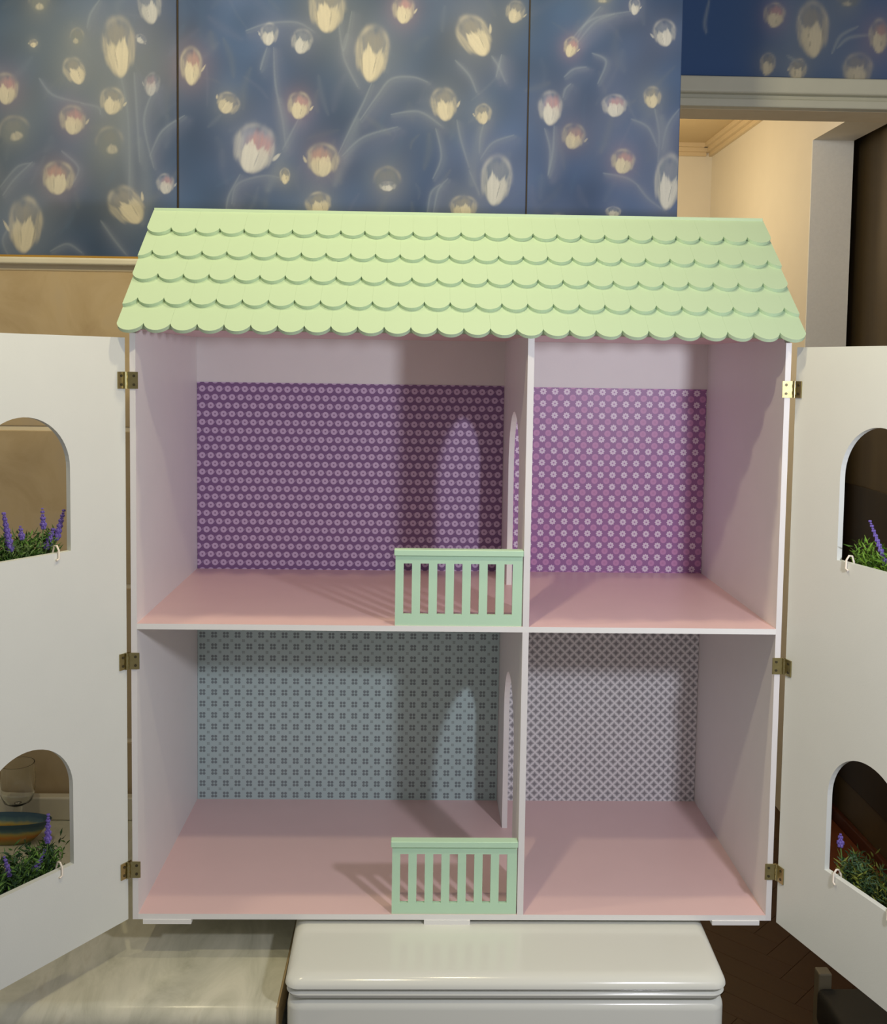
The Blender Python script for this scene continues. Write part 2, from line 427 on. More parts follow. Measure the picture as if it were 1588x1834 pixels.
def tulip(cv, Y, x, y, wpx, hpx, tilt, kind, bright=1.0):
    k = Y/FPX; cx, cz = px_wall(x, y, Y); w_, h_ = wpx*k/2, hpx*k/2; a = radians(tilt)
    back, mid, front = {'c': (HUSK, TAN, CREAM), 'w': (GREY, LILAC, WHITE), 'p': (HUSK, PINK, CREAM), 'o': (HUSK, ORANGE, CREAM),
                        'l': (LILAC, PINK, WHITE), 'd': (OLIVE, HUSK, TAN)}[kind]
    off = lambda u, v: (cx+(u*w_)*cos(a)-(v*h_)*sin(a), cz+(u*w_)*sin(a)+(v*h_)*cos(a))
    rn = random.Random(int(x*31+y*17)); jt = lambda q: rn.uniform(-q, q)
    sg = 1 if rn.random() < .55 else -1
    R_ = max(w_, h_); big = hpx > 72
    dim = lambda c_, q: tuple(v_*q for v_ in c_)
    cv.glow(cx, cz, R_*1.75, OLIVE if kind in 'cd' else MIST, .26*bright)
    cv.glow(cx, cz, R_*1.05, HUSK if kind in 'cd' else (MIST if kind in 'wl' else mid), .26*bright)
    cv.petal(*off(0, .02), w_*1.02, h_*1.0, a, dim(back, .92), .66*bright, -.10, .40 if big else .55, .25)           # cup
    if kind in 'pol':
        cv.petal(*off(.18*sg, .20), w_*.78, h_*.70, a, mid, .72*bright, 0, .7, .40)
    else:
        cv.petal(*off(.08*sg, .40), w_*.70, h_*.50, a, dim(mid, .72), .40*bright, -.2, .7, .35)                       # shaded mouth
    cv.rim(*off(0, .04), w_*1.02, h_*1.0, a, front if kind != 'd' else TAN, .42*bright)
    if kind == 'd':
        cv.petal(*off(jt(.2), -.28), w_*.46, h_*.34, a, CREAM, .62*bright, .25, .5, .35); return
    cv.petal(*off(-.70*sg, -.02), w_*.26, h_*.64, a+.04*sg, dim(front, .85), .50*bright, .0, .5, .40)
    cv.petal(*off(.74*sg, -.06), w_*.20, h_*.58, a-.04*sg, dim(front, .85), .45*bright, .0, .5, .40)
    cv.petal(*off(.06*sg, -.40), w_*.74, h_*.57, a, dim(front, .82), .85*bright, -.28, .30, .35)
    cv.petal(*off(.32*sg, -.30), w_*.34, h_*.58, a-.22*sg, dim(front, .92), .80*bright, -.05, .35, .30)
    cv.petal(*off(-.12*sg, -.30), w_*.42, h_*.66, a+.12*sg, front, .96*bright, .05, .26, .26)
    cv.petal(*off(.20*sg, -.34), w_*.045, h_*.42, a-.12*sg, dim(back, .6), .55*bright, .2, .7, .1)
    if big: cv.petal(*off(-.50*sg, -.30), w_*.05, h_*.48, a+.16*sg, dim(back, .6), .50*bright, .2, .8, .1)
    if rn.random() < .6: cv.petal(*off(1.02*sg, -.05), w_*.10, h_*.26, a-.55*sg, front, .75*bright, .3, .5, .1)        # curled tip
def finish_strip(cv, x0, x1, y_face, parent):
    """cut the canvas between x0 and x1 into one strip of paper, 0.6 mm thick at its rim"""
    i0, i1 = np.searchsorted(cv.x, (x0-1e-6, x1+1e-6))
    nx, nz = i1-i0, cv.nz
    X = cv.X[:, i0:i1].ravel(); Zv = cv.Z[:, i0:i1].ravel()+CZ
    c = np.array([X.mean(), y_face, Zv.mean()])
    co = np.stack([X, np.full_like(X, y_face), Zv], -1)-c
    idx = np.arange(nx*nz).reshape(nz, nx)
    q = np.stack([idx[:-1, :-1], idx[:-1, 1:], idx[1:, 1:], idx[1:, :-1]], -1).reshape(-1, 4)
    loop = np.concatenate([idx[0, :], idx[1:, -1], idx[-1, -2::-1], idx[-2:0:-1, 0]])
    rimv = co[loop].copy(); rimv[:, 1] += .007
    n0 = len(co); rid = np.arange(len(loop))+n0
    rq = np.stack([loop, rid, np.roll(rid, -1), np.roll(loop, -1)], -1)
    me = bpy.data.meshes.new('wallpaper_strip')
    allco = np.concatenate([co, rimv]); allq = np.concatenate([q, rq])
    me.vertices.add(len(allco)); me.vertices.foreach_set('co', allco.ravel())
    me.loops.add(len(allq)*4); me.loops.foreach_set('vertex_index', allq.ravel().astype(np.int32))
    me.polygons.add(len(allq)); me.polygons.foreach_set('loop_start', np.arange(len(allq))*4)
    me.update(); me.validate()
    col = np.ones((len(allco), 4)); col[:n0, :3] = cv.rgb[:, i0:i1].reshape(-1, 3); col[n0:, :3] = col[loop, :3]
    at = me.color_attributes.new('Col', 'FLOAT_COLOR', 'POINT'); at.data.foreach_set('color', col.ravel())
    me.materials.append(M_tulip)
    return inst('wallpaper_strip', me, Matrix.Translation(Vector(c.tolist())), parent)

Z_BORD = .152
cv = Canvas(-.98, .381, Z_BORD, .60, .0012)
n1 = smooth_noise(cv.X, cv.Z, 9, 3); n2 = smooth_noise(cv.X, cv.Z, 24, 4)
f = np.clip(.5+.35*n1-(cv.X+.2)*.55, 0, 1)[..., None]; g = np.clip(.35+.3*n2, 0, .6)[..., None]
cv.rgb[:] = (np.array(BLUE)*(1-f)+np.array(TEAL)*f)*(1-g*.35)+np.array(GREY)*g*.22
n3 = smooth_noise(cv.X, cv.Z, 70, 5)
cv.rgb *= (.58+.18*np.clip(n2, -1, 1)+.05*n3)[..., None]
for gx_, gz_, gr, ga in ((120, 90, 80, .36), (210, 200, 85, .38), (60, 190, 60, .30), (270, 120, 60, .34), (180, 290, 55, .3), (30, 60, 60, .2), (95, 330, 45, .25), (560, 330, 60, .16), (700, 300, 60, .20), (690, 210, 50, .16),
                         (860, 120, 60, .10), (1080, 250, 50, .26), (1130, 110, 70, .24), (850, 20, 70, .22), (1180, 230, 40, .25), (460, 230, 60, .10)):
    cv.glow(*px_wall(gx_, gz_, YW), gr*YW/FPX, OLIVE if gx_ < 320 else MIST, ga)
for k in range(260):                          # long soft brush marks
    bx_, by_ = random.uniform(-60, 1215), random.uniform(-60, 460); an = random.gauss(0, .45)+(.5 if k % 3 else -.5); L_ = random.uniform(25, 75)
    x1, y1 = bx_+L_*sin(an), by_-L_*cos(an)
    cv.stroke([px_wall(bx_, by_, YW), px_wall((bx_+x1)/2+random.uniform(-6, 6), (by_+y1)/2, YW), px_wall(x1, y1, YW)], random.uniform(.0015, .006), random.choice((GREY, OLIVE, MIST, TEAL, TEAL)), random.uniform(.05, .16))
stems = [[(215, 130), (228, 200), (232, 300), (230, 360)], [(240, 130), (245, 200), (250, 290)], [(268, 280), (290, 235), (330, 207)], [(275, 300), (258, 215), (280, 150)],
 [(0, 335), (30, 300), (55, 292)], [(5, 350), (25, 322), (58, 290)], [(90, 450), (120, 437), (146, 452)], [(178, 0), (162, 25), (156, 50)], [(145, 185), (175, 192), (180, 205)], [(20, 400), (5, 430), (15, 458)],
 [(70, 140), (95, 170), (150, 185)], [(130, 330), (140, 300), (110, 270)], [(180, 395), (205, 430), (225, 455)],
 [(490, 85), (493, 150), (506, 215), (511, 262)], [(535, 212), (518, 245), (506, 268)], [(478, 85), (470, 110), (466, 125)], [(440, 55), (480, 42), (530, 40), (560, 55)],
 [(415, 365), (425, 330), (470, 315), (500, 318)], [(430, 312), (410, 350), (405, 375)], [(620, 60), (615, 100), (640, 155)], [(605, 30), (615, 90), (630, 20)],
 [(665, 150), (650, 185), (630, 225), (606, 275)], [(645, 215), (675, 172), (700, 142), (738, 138), (766, 147)], [(612, 280), (650, 246), (712, 227)], [(700, 205), (750, 200), (790, 225)],
 [(880, 100), (893, 120), (904, 146)], [(898, 98), (888, 138)], [(815, 108), (840, 135), (853, 165)], [(866, 222), (860, 245), (858, 275)], [(818, 215), (825, 250), (840, 300)], [(860, 285), (882, 256), (920, 242)],
 [(765, 380), (772, 345), (788, 330)], [(776, 380), (785, 340), (802, 320)], [(840, 305), (855, 340), (858, 350)], [(780, 230), (790, 280), (775, 320)],
 [(975, 230), (985, 270), (981, 315)], [(992, 225), (990, 270), (982, 312)], [(1010, 138), (1027, 124), (1050, 120)], [(1008, 175), (1012, 160), (1022, 150)], [(1075, 12), (1050, 40), (1032, 70)],
 [(1100, 25), (1065, 40), (1035, 75)], [(1020, 75), (1060, 35), (1130, 20)], [(1172, 195), (1180, 240), (1178, 290)], [(1216, 195), (1195, 225), (1185, 268)], [(1130, 213), (1160, 228), (1176, 262)], [(1080, 310), (1120, 318), (1140, 330)], [(1140, 330), (1160, 355), (1190, 378)], [(1060, 95), (1085, 110), (1070, 150)]]
for st in stems:
    cv.stroke([px_wall(x, y, YW) for x, y in st], .0012, LEAF, .34)
    cv.stroke([px_wall(x+3, y+3, YW) for x, y in st], .0038, GREY, .28)
    cv.stroke([px_wall(x+8, y+9, YW) for x, y in st], .0110, MIST, .22)
for st in [[(640, 215), (625, 260), (600, 330)], [(215, 140), (222, 230), (235, 340)], [(250, 250), (262, 320), (255, 400)], [(500, 180), (507, 260), (480, 340)], [(1185, 210), (1190, 280), (1180, 340)], [(860, 230), (850, 290), (845, 330)]]:
    cv.stroke([px_wall(x, y, YW) for x, y in st], .0075, GREY, .38)
flowers = [(70, 5, 38, 44, 0, 'd', .9), (268, 12, 44, 66, 8, 'w', .75), (60, 78, 16, 15, 0, 'c', .9), (138, 68, 26, 36, 0, 'd', 1), (213, 86, 62, 112, 4, 'c', .95), (252, 70, 22, 16, -40, 'w', .6),
 (134, 128, 40, 52, 24, 'c', .95), (10, 160, 48, 58, 0, 'p', .85), (130, 216, 50, 54, 0, 'p', .8), (200, 182, 46, 50, -6, 'c', .9), (26, 236, 60, 56, 20, 'd', .9), (272, 152, 30, 44, -10, 'l', .4), (196, 258, 52, 62, 0, 'd', .8),
 (104, 320, 60, 62, -8, 'o', 1), (296, 330, 34, 38, 0, 'l', .8), (228, 370, 62, 78, 38, 'c', 1), (45, 405, 64, 104, -4, 'c', 1),
 (342, 120, 42, 70, 0, 'o', .85), (482, 62, 34, 42, -8, 'w', .9), (540, 75, 40, 46, -10, 'w', .95), (585, 18, 68, 86, 0, 'c', 1), (408, 186, 44, 40, -35, 'c', .85), (535, 190, 44, 50, -6, 'p', 1),
 (455, 268, 80, 92, -14, 'l', 1), (578, 288, 62, 62, -6, 'o', .85), (510, 316, 20, 30, 0, 'c', .95), (570, 366, 50, 44, 20, 'c', .95),
 (666, 98, 64, 104, -5, 'c', 1), (722, 18, 42, 52, 0, 'p', .95), (850, 66, 60, 82, 32, 'c', 1), (922, 22, 36, 42, -14, 'c', .7), (795, 188, 50, 62, 8, 'c', .95), (865, 205, 32, 38, 0, 'c', .9),
 (693, 326, 52, 56, 0, 'd', .9), (694, 334, 32, 18, 0, 'w', .8), (888, 325, 60, 94, -6, 'w', 1), (830, 372, 52, 44, 0, 'c', .9),
 (1022, 85, 28, 38, -14, 'p', .9), (985, 195, 46, 64, 0, 'l', .9), (1026, 245, 46, 48, -10, 'o', .5), (1100, 190, 48, 42, 6, 'l', .85), (1168, 175, 34, 40, 0, 'c', .9), (1115, 290, 46, 46, -8, 'p', .95),
 (1196, 328, 54, 104, -4, 'w', 1), (1190, 60, 44, 50, 8, 'w', .8), (1136, 12, 22, 32, 0, 'w', .9), (1098, 380, 30, 20, 0, 'w', .9), (1080, -2, 40, 24, 0, 'd', .8),
 (-40, 330, 60, 90, 0, 'c', .9), (-60, 120, 60, 60, 0, 'p', .9), (-110, 240, 60, 100, 10, 'c', .9), (430, 440, 60, 80, 0, 'c', .9), (650, 430, 50, 60, 0, 'p', .9), (1000, 430, 60, 90, 0, 'w', .9),
 (150, -90, 60, 90, 0, 'c', .9), (420, -80, 60, 80, 0, 'p', .9), (780, -100, 70, 100, 0, 'w', .9), (1030, -90, 50, 70, 0, 'c', .9)]
for fl in flowers: tulip(cv, YW, *fl)
SEAMS = (-.364, .154)
for a_, b_ in ((-.98, SEAMS[0]-.001), (SEAMS[0]+.001, SEAMS[1]-.001), (SEAMS[1]+.001, .381)):
    finish_strip(cv, a_, b_, YW, wall)
cvu = Canvas(-.98, .381, .601, .995, .004)     # the paper goes on up to the ceiling
cvu.rgb[:] = np.array(BLUE)*.42+np.array(TEAL)*.16
for k in range(46): tulip(cvu, YW, random.uniform(-260, 1200), random.uniform(-560, -110), random.uniform(26, 64), random.uniform(36, 100), random.uniform(-25, 25), random.choice('ccwpold'), .9)
for a_, b_ in ((-.98, SEAMS[0]-.001), (SEAMS[0]+.001, SEAMS[1]-.001), (SEAMS[1]+.001, .381)):
    finish_strip(cvu, a_, b_, YW, wall)
seam_mat = paint('brown_seam', (.06, .045, .03), .8, .1)
for sx in SEAMS:
    obj('paper_seam', box(sx-.003, sx+.003, YW+.0035, YW+.008, Z(Z_BORD), Z(.99)), seam_mat, wall)
# border bead below the paper and a gilt line
obj('border_bead', box(WX0, WX1-.002, YW-.006, YW+.008, Z(.1395), Z(.1500), .003, 3), M_strip, wall)
obj('gilt_line', box(WX0, WX1-.002, YW-.003, YW+.008, Z(.1500), Z(.1530)), paint('gilt', (.42, .24, .04), .45, .1), wall)
# large glazed tiles, laid in rows
TW, TH, G = .40, .2385, .0055
tile_bm = box(-TW/2+G/2, TW/2-G/2, -.004, .0085, -TH/2+G/2, TH/2-G/2, .0012, 2)
tile_me = mesh_of('wall_tile', tile_bm, M_tile)
for r_ in range(4):
    for k in range(4):
        cx = -.96+k*TW
        if cx+TW/2 > WX1+.06: continue
        inst('wall_tile', tile_me, Matrix.Translation((cx, YW+.0102, Z(.137-G/2-TH/2-r_*(TH+.0015)))), wall)
# worktop upstand
ZC = -.700
struct('trim_1', box(WX0, -.36, YW-.022, YW-.004, Z(ZC), Z(-.664), .003, 3), M_strip)

# ------------------------------------------------------------------ structure: doorway, hall, dark niche
Y2 = 2.10
wall2 = struct('wall_doorway', box(.375, 1.75, Y2+.006, Y2+.09, Z(.520), Z(1.0)), M_grout)
cv2 = Canvas(.375, 1.60, .578, .99, .0035)
n1 = smooth_noise(cv2.X, cv2.Z, 9, 8)
f = np.clip(.4+.3*n1, 0, 1)[..., None]; cv2.rgb[:] = np.array(BLUE)*(1-f)*.9+np.array(TEAL)*f*.8
for st in [[(1430, 30), (1440, 60), (1445, 80)], [(1490, 95), (1505, 65), (1535, 48)], [(1500, 85), (1520, 68), (1560, 62)], [(1270, 0), (1262, 40), (1265, 60)], [(1410, 100), (1425, 110), (1430, 118)]]:
    cv2.stroke([px_wall(x, y, Y2) for x, y in st], .0025, LEAF, .5)
for fl in [(1455, 55, 62, 104, 4, 'c', .95), (1386, 28, 42, 46, 0, 'p', .85), (1374, 116, 30, 42, -8, 'c', .9), (1428, 126, 34, 42, -10, 'c', .9), (1535, 126, 58, 62, -4, 'c', .8), (1574, 66, 40, 64, 0, 'o', .9), (1520, 2, 44, 30, 0, 'd', .8), (1650, 40, 60, 90, 0, 'c', .9), (1700, 110, 50, 50, 0, 'p', .9)]:
    tulip(cv2, Y2, *fl)
for k in range(30):
    fx_, fy_ = random.uniform(1230, 2150), random.uniform(-230, 110)
    if fx_ < 1640 and fy_ > -60: continue
    tulip(cv2, Y2, fx_, fy_, random.uniform(26, 60), random.uniform(36, 96), random.uniform(-20, 20), random.choice('ccwpo'), .9)
finish_strip(cv2, .375, 1.60, Y2, wall2)
lint = obj('door_casing', box(.36, 1.30, Y2-.030, Y2+.006, Z(.5445), Z(.5770), .005, 3), M_trim, wall2)
obj('casing_bead', box(.36, 1.30, Y2-.012, Y2+.006, Z(.5365), Z(.5445)), M_trim, wall2)
obj('casing_board', box(.36, 1.30, Y2-.020, Y2+.006, Z(.520), Z(.5365), .003, 2), M_trim, wall2)
struct('wall_doorway_jamb', box(1.16, 1.75, Y2+.006, Y2+.09, 0, Z(.520)), M_trim)
HX, HY, HC = 1.296, 4.69, 1.0                # hall: right wall, far wall, ceiling
struct('wall_hall_far', box(.10, HX+.14, HY, HY+.1, 0, Z(HC)), M_plaster)
struct('wall_hall_left', box(-.02, .10, 2.20, HY+.1, 0, Z(HC)), M_plaster)
NY = 3.476; NZ = .763
hr = struct('wall_hall_right', box(HX, HX+.137, NY, HY, 0, Z(HC)), M_plaster)
obj('opening_jamb', box(HX-.001, HX+.137, NY-.006, NY+.001, 0, Z(NZ)), M_jamb, hr)
obj('opening_lintel', box(HX, HX+.137, 2.19, NY, Z(NZ), Z(HC)), M_plaster, hr)
struct('ceiling', box(-.02, 2.3, 2.19, HY+.1, Z(HC), Z(HC)+.05), paint('hall_ceiling_paint', (.60, .48, .30), .8, .03, 8, .1))
def crown(bm, p0, p1, nrm):
    d = .045
    for k, (a_, b_) in enumerate(((0, .045), (.018, .030), (.034, .014))):
        x0, x1 = sorted((p0[0], p1[0])); y0, y1 = sorted((p0[1], p1[1]))
        if nrm[0]: x0, x1 = (x0-b_, x1)
        else: y0, y1 = (y0-b_, y1)
        bx(bm, x0, x1, y0, y1, Z(HC-a_-.018), Z(HC-a_))
    return bm
M_crown = paint('crown_moulding_paint', (.70, .58, .40), .6, .03)
struct('trim_2', crown(bmesh.new(), (HX-.001, 2.19), (HX-.001, HY-.001), (1, 0)), M_crown)
struct('trim_3', crown(bmesh.new(), (.10, HY-.001), (HX-.03, HY-.001), (0, 1)), M_crown)
# the niche in the opening is closed by a dark brown door
dn = struct('door_1', box(1.470, 1.510, 2.19, NY+.35, 0, Z(HC)), M_doorwood)
obj('door_panel', box(1.464, 1.470, 2.35, NY+.30, Z(-1.40), Z(-.385), .003), M_doorpanel, dn)
struct('baseboard_niche', box(1.452, 1.470, 2.30, NY+.30, 0, .050, .004), paint('dark_red_baseboard', (.075, .022, .010), .4, .2, 25))
struct('trim_4', box(HX+.002, 1.4515, 2.30, NY-.007, -.011, .010, .003), M_reddish)
struct('wall_niche_end', box(HX+.137, 1.470, NY+.30, NY+.4, 0, Z(HC)), M_doorwood)

# ------------------------------------------------------------------ structure: parquet floor
floor_o = struct('floor', box(-1.6, 2.2, .2, HY+.1, -.06, -.0012), M_parquet)
PLW, PLL = .075, .30
pl_me = mesh_of('plank', box(-PLL/2+.0003, PLL/2-.0003, -PLW/2+.0003, PLW/2-.0003, -.012, 0, .0006, 1), M_parquet)
cnt = 0
R45 = Matrix.Rotation(radians(45), 4, 'Z'); base = Matrix.Translation((1.0, 2.6, 0)) @ R45
for i in range(-22, 23):
    for j in range(-9, 10):
        # herringbone: blocks step along the diagonal, alternately turned
        for t_ in (0, 1):
            if t_ == 0: p = Vector((i*PLW+j*PLL*1.0+PLL/2, i*PLW-j*PLL*1.0+PLW/2, 0)); rot = 0
            else: p = Vector((i*PLW+j*PLL*1.0-PLW/2+0, i*PLW-j*PLL*1.0+PLL/2, 0)); rot = pi/2
            wp = base @ p
            if not (.42 < wp.x < 1.19 and 1.75 < wp.y < 4.1): continue
            cnt += 1
            inst('plank', pl_me, Matrix.Translation(wp) @ Matrix.Rotation(radians(45)+rot, 4, 'Z'), floor_o)

# ------------------------------------------------------------------ worktop, base cabinet, washing machine
ct = thing('worktop', 'cream marbled worktop with rounded front edge beside the white washing machine', 'worktop', (-.7, 1.32, Z(ZC)-.04))
CXR, CYF = -.1462, 1.078
poly = []
rr = .017
for k in range(9): a_ = pi/2+k*(pi/2)/8; poly.append((CYF+rr+rr*cos(a_), -rr+rr*sin(a_)))
for k in range(7): a_ = pi+k*(pi/2)/6; poly.append((CYF+.012+.012*cos(a_), -.040+.012+.012*sin(a_)))
poly += [(YW-.001, -.040), (YW-.001, 0)]
poly = [(y, z+Z(ZC)) for y, z in poly]
obj('slab', prism(bmesh.new(), poly, lambda u, v: (-1.25, u, v), lambda u, v: (CXR-.002, u, v)), M_marble, ct, 40)
obj('edge_strip', box(CXR-.002, CXR, CYF+.006, YW-.002, Z(ZC)-.038, Z(ZC)-.001), paint('brown_edge_band', (.40, .30, .16), .5), ct)
bc = thing('base_cabinet', 'white base cabinet under the cream marbled worktop', 'cabinet', (-.7, 1.33, 0))
obj('carcass', box(-1.25, CXR-.006, 1.13, 1.55, .10, Z(ZC)-.0405), M_white, bc)
obj('plinth', box(-1.25, CXR-.006, 1.18, 1.5, 0, .10), M_dark, bc)
for k in range(2):
    x0 = -1.248+k*.548; dd = obj('door', box(x0, x0+.543, 1.11, 1.13, .105, Z(ZC)-.046, .003), M_white, bc)
    obj('handle', box(x0+.48, x0+.492, 1.085, 1.11, .55, .68, .003), M_brass, dd)

ZL = -.6566                                   # lid top
wm = thing('washing_machine', 'glossy white top-loading washing machine with a closed lid under the dollhouse', 'washing machine', (.105, 1.35, 0))
WX0_, WX1_ = -.1470, .3580
def rrect(x0, x1, y0, y1, r, n=8):
    pts = []
    for cx, cy, a0 in ((x1-r, y0+r, -pi/2), (x1-r, y1-r, 0), (x0+r, y1-r, pi/2), (x0+r, y0+r, pi)):
        for k in range(n+1):
            a_ = a0+k*(pi/2)/n; pts.append((cx+r*cos(a_), cy+r*sin(a_)))
    return pts
def loft(bm, rings):
    R_ = [[bm.verts.new(p) for p in r_] for r_ in rings]; n = len(R_[0])
    for A, B in zip(R_, R_[1:]):
        for i in range(n): bm.faces.new((A[i], A[(i+1) % n], B[(i+1) % n], B[i]))
    bm.faces.new(list(reversed(R_[0]))); bm.faces.new(R_[-1]); return bm
def lid_ring(ins, z, front_extra=0.0):
    out = []
    for x, y in rrect(WX0_+ins, WX1_-ins, 1.0650+ins+front_extra, 1.545, .014+ins*.5):
        # plan narrows a little towards the front
        t = max(0, min(1, (1.19-y)/.14)); cxm = (WX0_+WX1_)/2
        out.append((cxm+(x-cxm)*(1-(.045 if x < cxm else .085)*t), y, Z(z)))
    return out
rings = [lid_ring(.004, ZL-.0148), lid_ring(.0012, ZL-.0138)]
for k in range(8):
    a_ = k/7*pi/2; rings.append(lid_ring(.0165*(1-cos(a_)), ZL-.0120+.0120*sin(a_)))
lid = obj('lid', loft(bmesh.new(), rings), M_enamel, wm, 40)
obj('lid_lip', loft(bmesh.new(), [lid_ring(.008, ZL-.0250), lid_ring(.0030, ZL-.0235), lid_ring(.0015, ZL-.0200), lid_ring(.0030, ZL-.0172), lid_ring(.006, ZL-.0160)]), M_enamel, wm, 40)
obj('lid_gap', loft(bmesh.new(), [lid_ring(.012, ZL-.0165), lid_ring(.012, ZL-.0145)]), M_dark, wm)
obj('body_gap', loft(bmesh.new(), [lid_ring(.012, ZL-.0280), lid_ring(.012, ZL-.0245)]), M_dark, wm)
obj('body', loft(bmesh.new(), [lid_ring(.004, -1.54), lid_ring(.0022, -1.5)]+[lid_ring(.0022+.0105*(1-cos(k/6*pi/2)), ZL-.0380+.0105*sin(k/6*pi/2)) for k in range(7)]), M_enamel, wm, 40)
for sx, e in ((.005, -1), (.280, 1)):         # shallow crease on either side of the lid
    x0 = at_z(612 if e < 0 else 1185, 1655, ZL).x; x1 = at_z(598 if e < 0 else 1203, 1690, ZL).x
    bm = bmesh.new(); tube(bm, [(x0, 1.30, Z(ZL)-.0011), (x0, 1.172, Z(ZL)-.0011), (x1, 1.135, Z(ZL)-.0011)], [.0011, .0011, .0004], 6)
    obj('lid_crease', bm, M_enamel, wm, 60)
for x in (WX0_+.04, WX1_-.04):
    for y in (1.10, 1.50):
        obj('foot', lathe(bmesh.new(), [(0, 0), (.018, 0), (.018, .025), (.012, .031), (0, .031)], x, y, 0, 16), M_dark, wm, 40)

# ------------------------------------------------------------------ the dollhouse
XA, XB, YF, YB = -.3278, .4222, 1.1726, 1.4927   # outer sides, front edge, inner back
T = .0065
ZM, ZLO = -.3011, -.6448                       # tops of the two floors
ZTOP = .040
ER, RG = (1.1532, .0359), (1.3192, .1923)      # eave and ridge line (depth, height) of the tile faces
dh = thing('dollhouse', 'large white open dollhouse with pink floors, patterned rooms and mint scalloped roof', 'dollhouse', (.047, 1.33, Z(ZL)))
YBK = YB+.004
for x0, x1 in ((XA, XA+T), (XB-T, XB)):
    pl = [(YF, ZLO-T), (YBK, ZLO-T), (YBK, .030), (1.326, .178), (YF+.004, .030), (YF, .030)]
    obj('side_wall', prism(bmesh.new(), pl, lambda u, v: (x0, u, Z(v)), lambda u, v: (x1, u, Z(v))), M_inner, dh)
obj('back_panel', box(XA+T, XB-T, YB, YBK, Z(ZLO-T), Z(.034)), M_inner, dh)
def board(name, z_top, x0, x1, y0, y1, mat_top):
    o_ = obj(name, box(x0, x1, y0, y1, Z(z_top-T), Z(z_top)), M_edge, dh)
    o_.data.materials.append(mat_top)
    for p in o_.data.polygons:
        if p.normal.z > .9: p.material_index = 1
    return o_
board('bottom_floor', ZLO, XA+T, XB-T, YF, YB, M_pink)
board('upper_floor', ZM, XA+T, XB-T, YF, YB, M_pink)
ce = obj('ceiling_board', box(XA+T, XB-T, YF+.002, YB, Z(.034), Z(.039)), M_pink, dh)
PX0, PX1 = .1212, .1285
for nm, lo, hi in (('upper', ZM, .034), ('lower', ZLO, ZM-T)):
    bm = holed_panel(bmesh.new(), YF, YB, lo, hi, [(1.326, .0745, lo, lo+.167)], lambda u, v: (PX0, u, Z(v)), lambda u, v: (PX1, u, Z(v)))
    o_ = obj('partition', bm, M_inner, dh)
for x0, x1, z0, z1, m_, nm in ((XA+T, PX0, ZM, -.030, M_wp_ul, 'purple ring-dot printed paper'), (PX1, XB-T, ZM, -.0312, M_wp_ur, 'mauve daisy and dot printed paper'),
                           (XA+T, PX0, ZLO, ZLO+.270, M_wp_ll, 'grey-green four-petal printed paper'), (PX1, XB-T, ZLO, ZLO+.270, M_wp_lr, 'pale grey star lattice printed paper')):
    o_ = obj('wallpaper', box(x0+.0005, x1-.0005, YB-.0008, YB, Z(z0), Z(z1)), m_, dh); o_['label'] = nm
for x0, x1 in ((XA+.012, XA+.068), (.012, .066), (XB-.070, XB-.014)):
    for y0 in (YF-.001, YB-.05):
        obj('foot', box(x0, x1, y0, y0+.045, Z(ZL), Z(ZLO-T)), M_edge, dh)
# railings
for zf in (ZM, ZLO):
    ry0, ry1 = YF+.0010, YF+.0052
    x0, x1 = -.0262, .1200
    bm = box(x0, x1, ry0, ry1, Z(zf), Z(zf+.0135)); bx(bm, x0, x1, ry0, ry1, Z(zf+.0725), Z(zf+.0820))
    rl = obj('railing', bm, M_mint_rail, dh)
    pit, op = .01932, .0096; xs = -.0168
    edges = [x0]+[v for k in range(7) for v in (xs+k*pit, xs+k*pit+op)]+[x1]
    for a_, b_ in zip(edges[::2], edges[1::2]):
        obj('slat', box(a_, b_, ry0, ry1, Z(zf+.0135), Z(zf+.0725)), M_mint_rail, rl)
    obj('handrail', box(x0-.0015, x1+.0006, ry0-.004, ry1+.004, Z(zf+.0820), Z(zf+.0890), .0006, 1), M_mint_rail, rl)
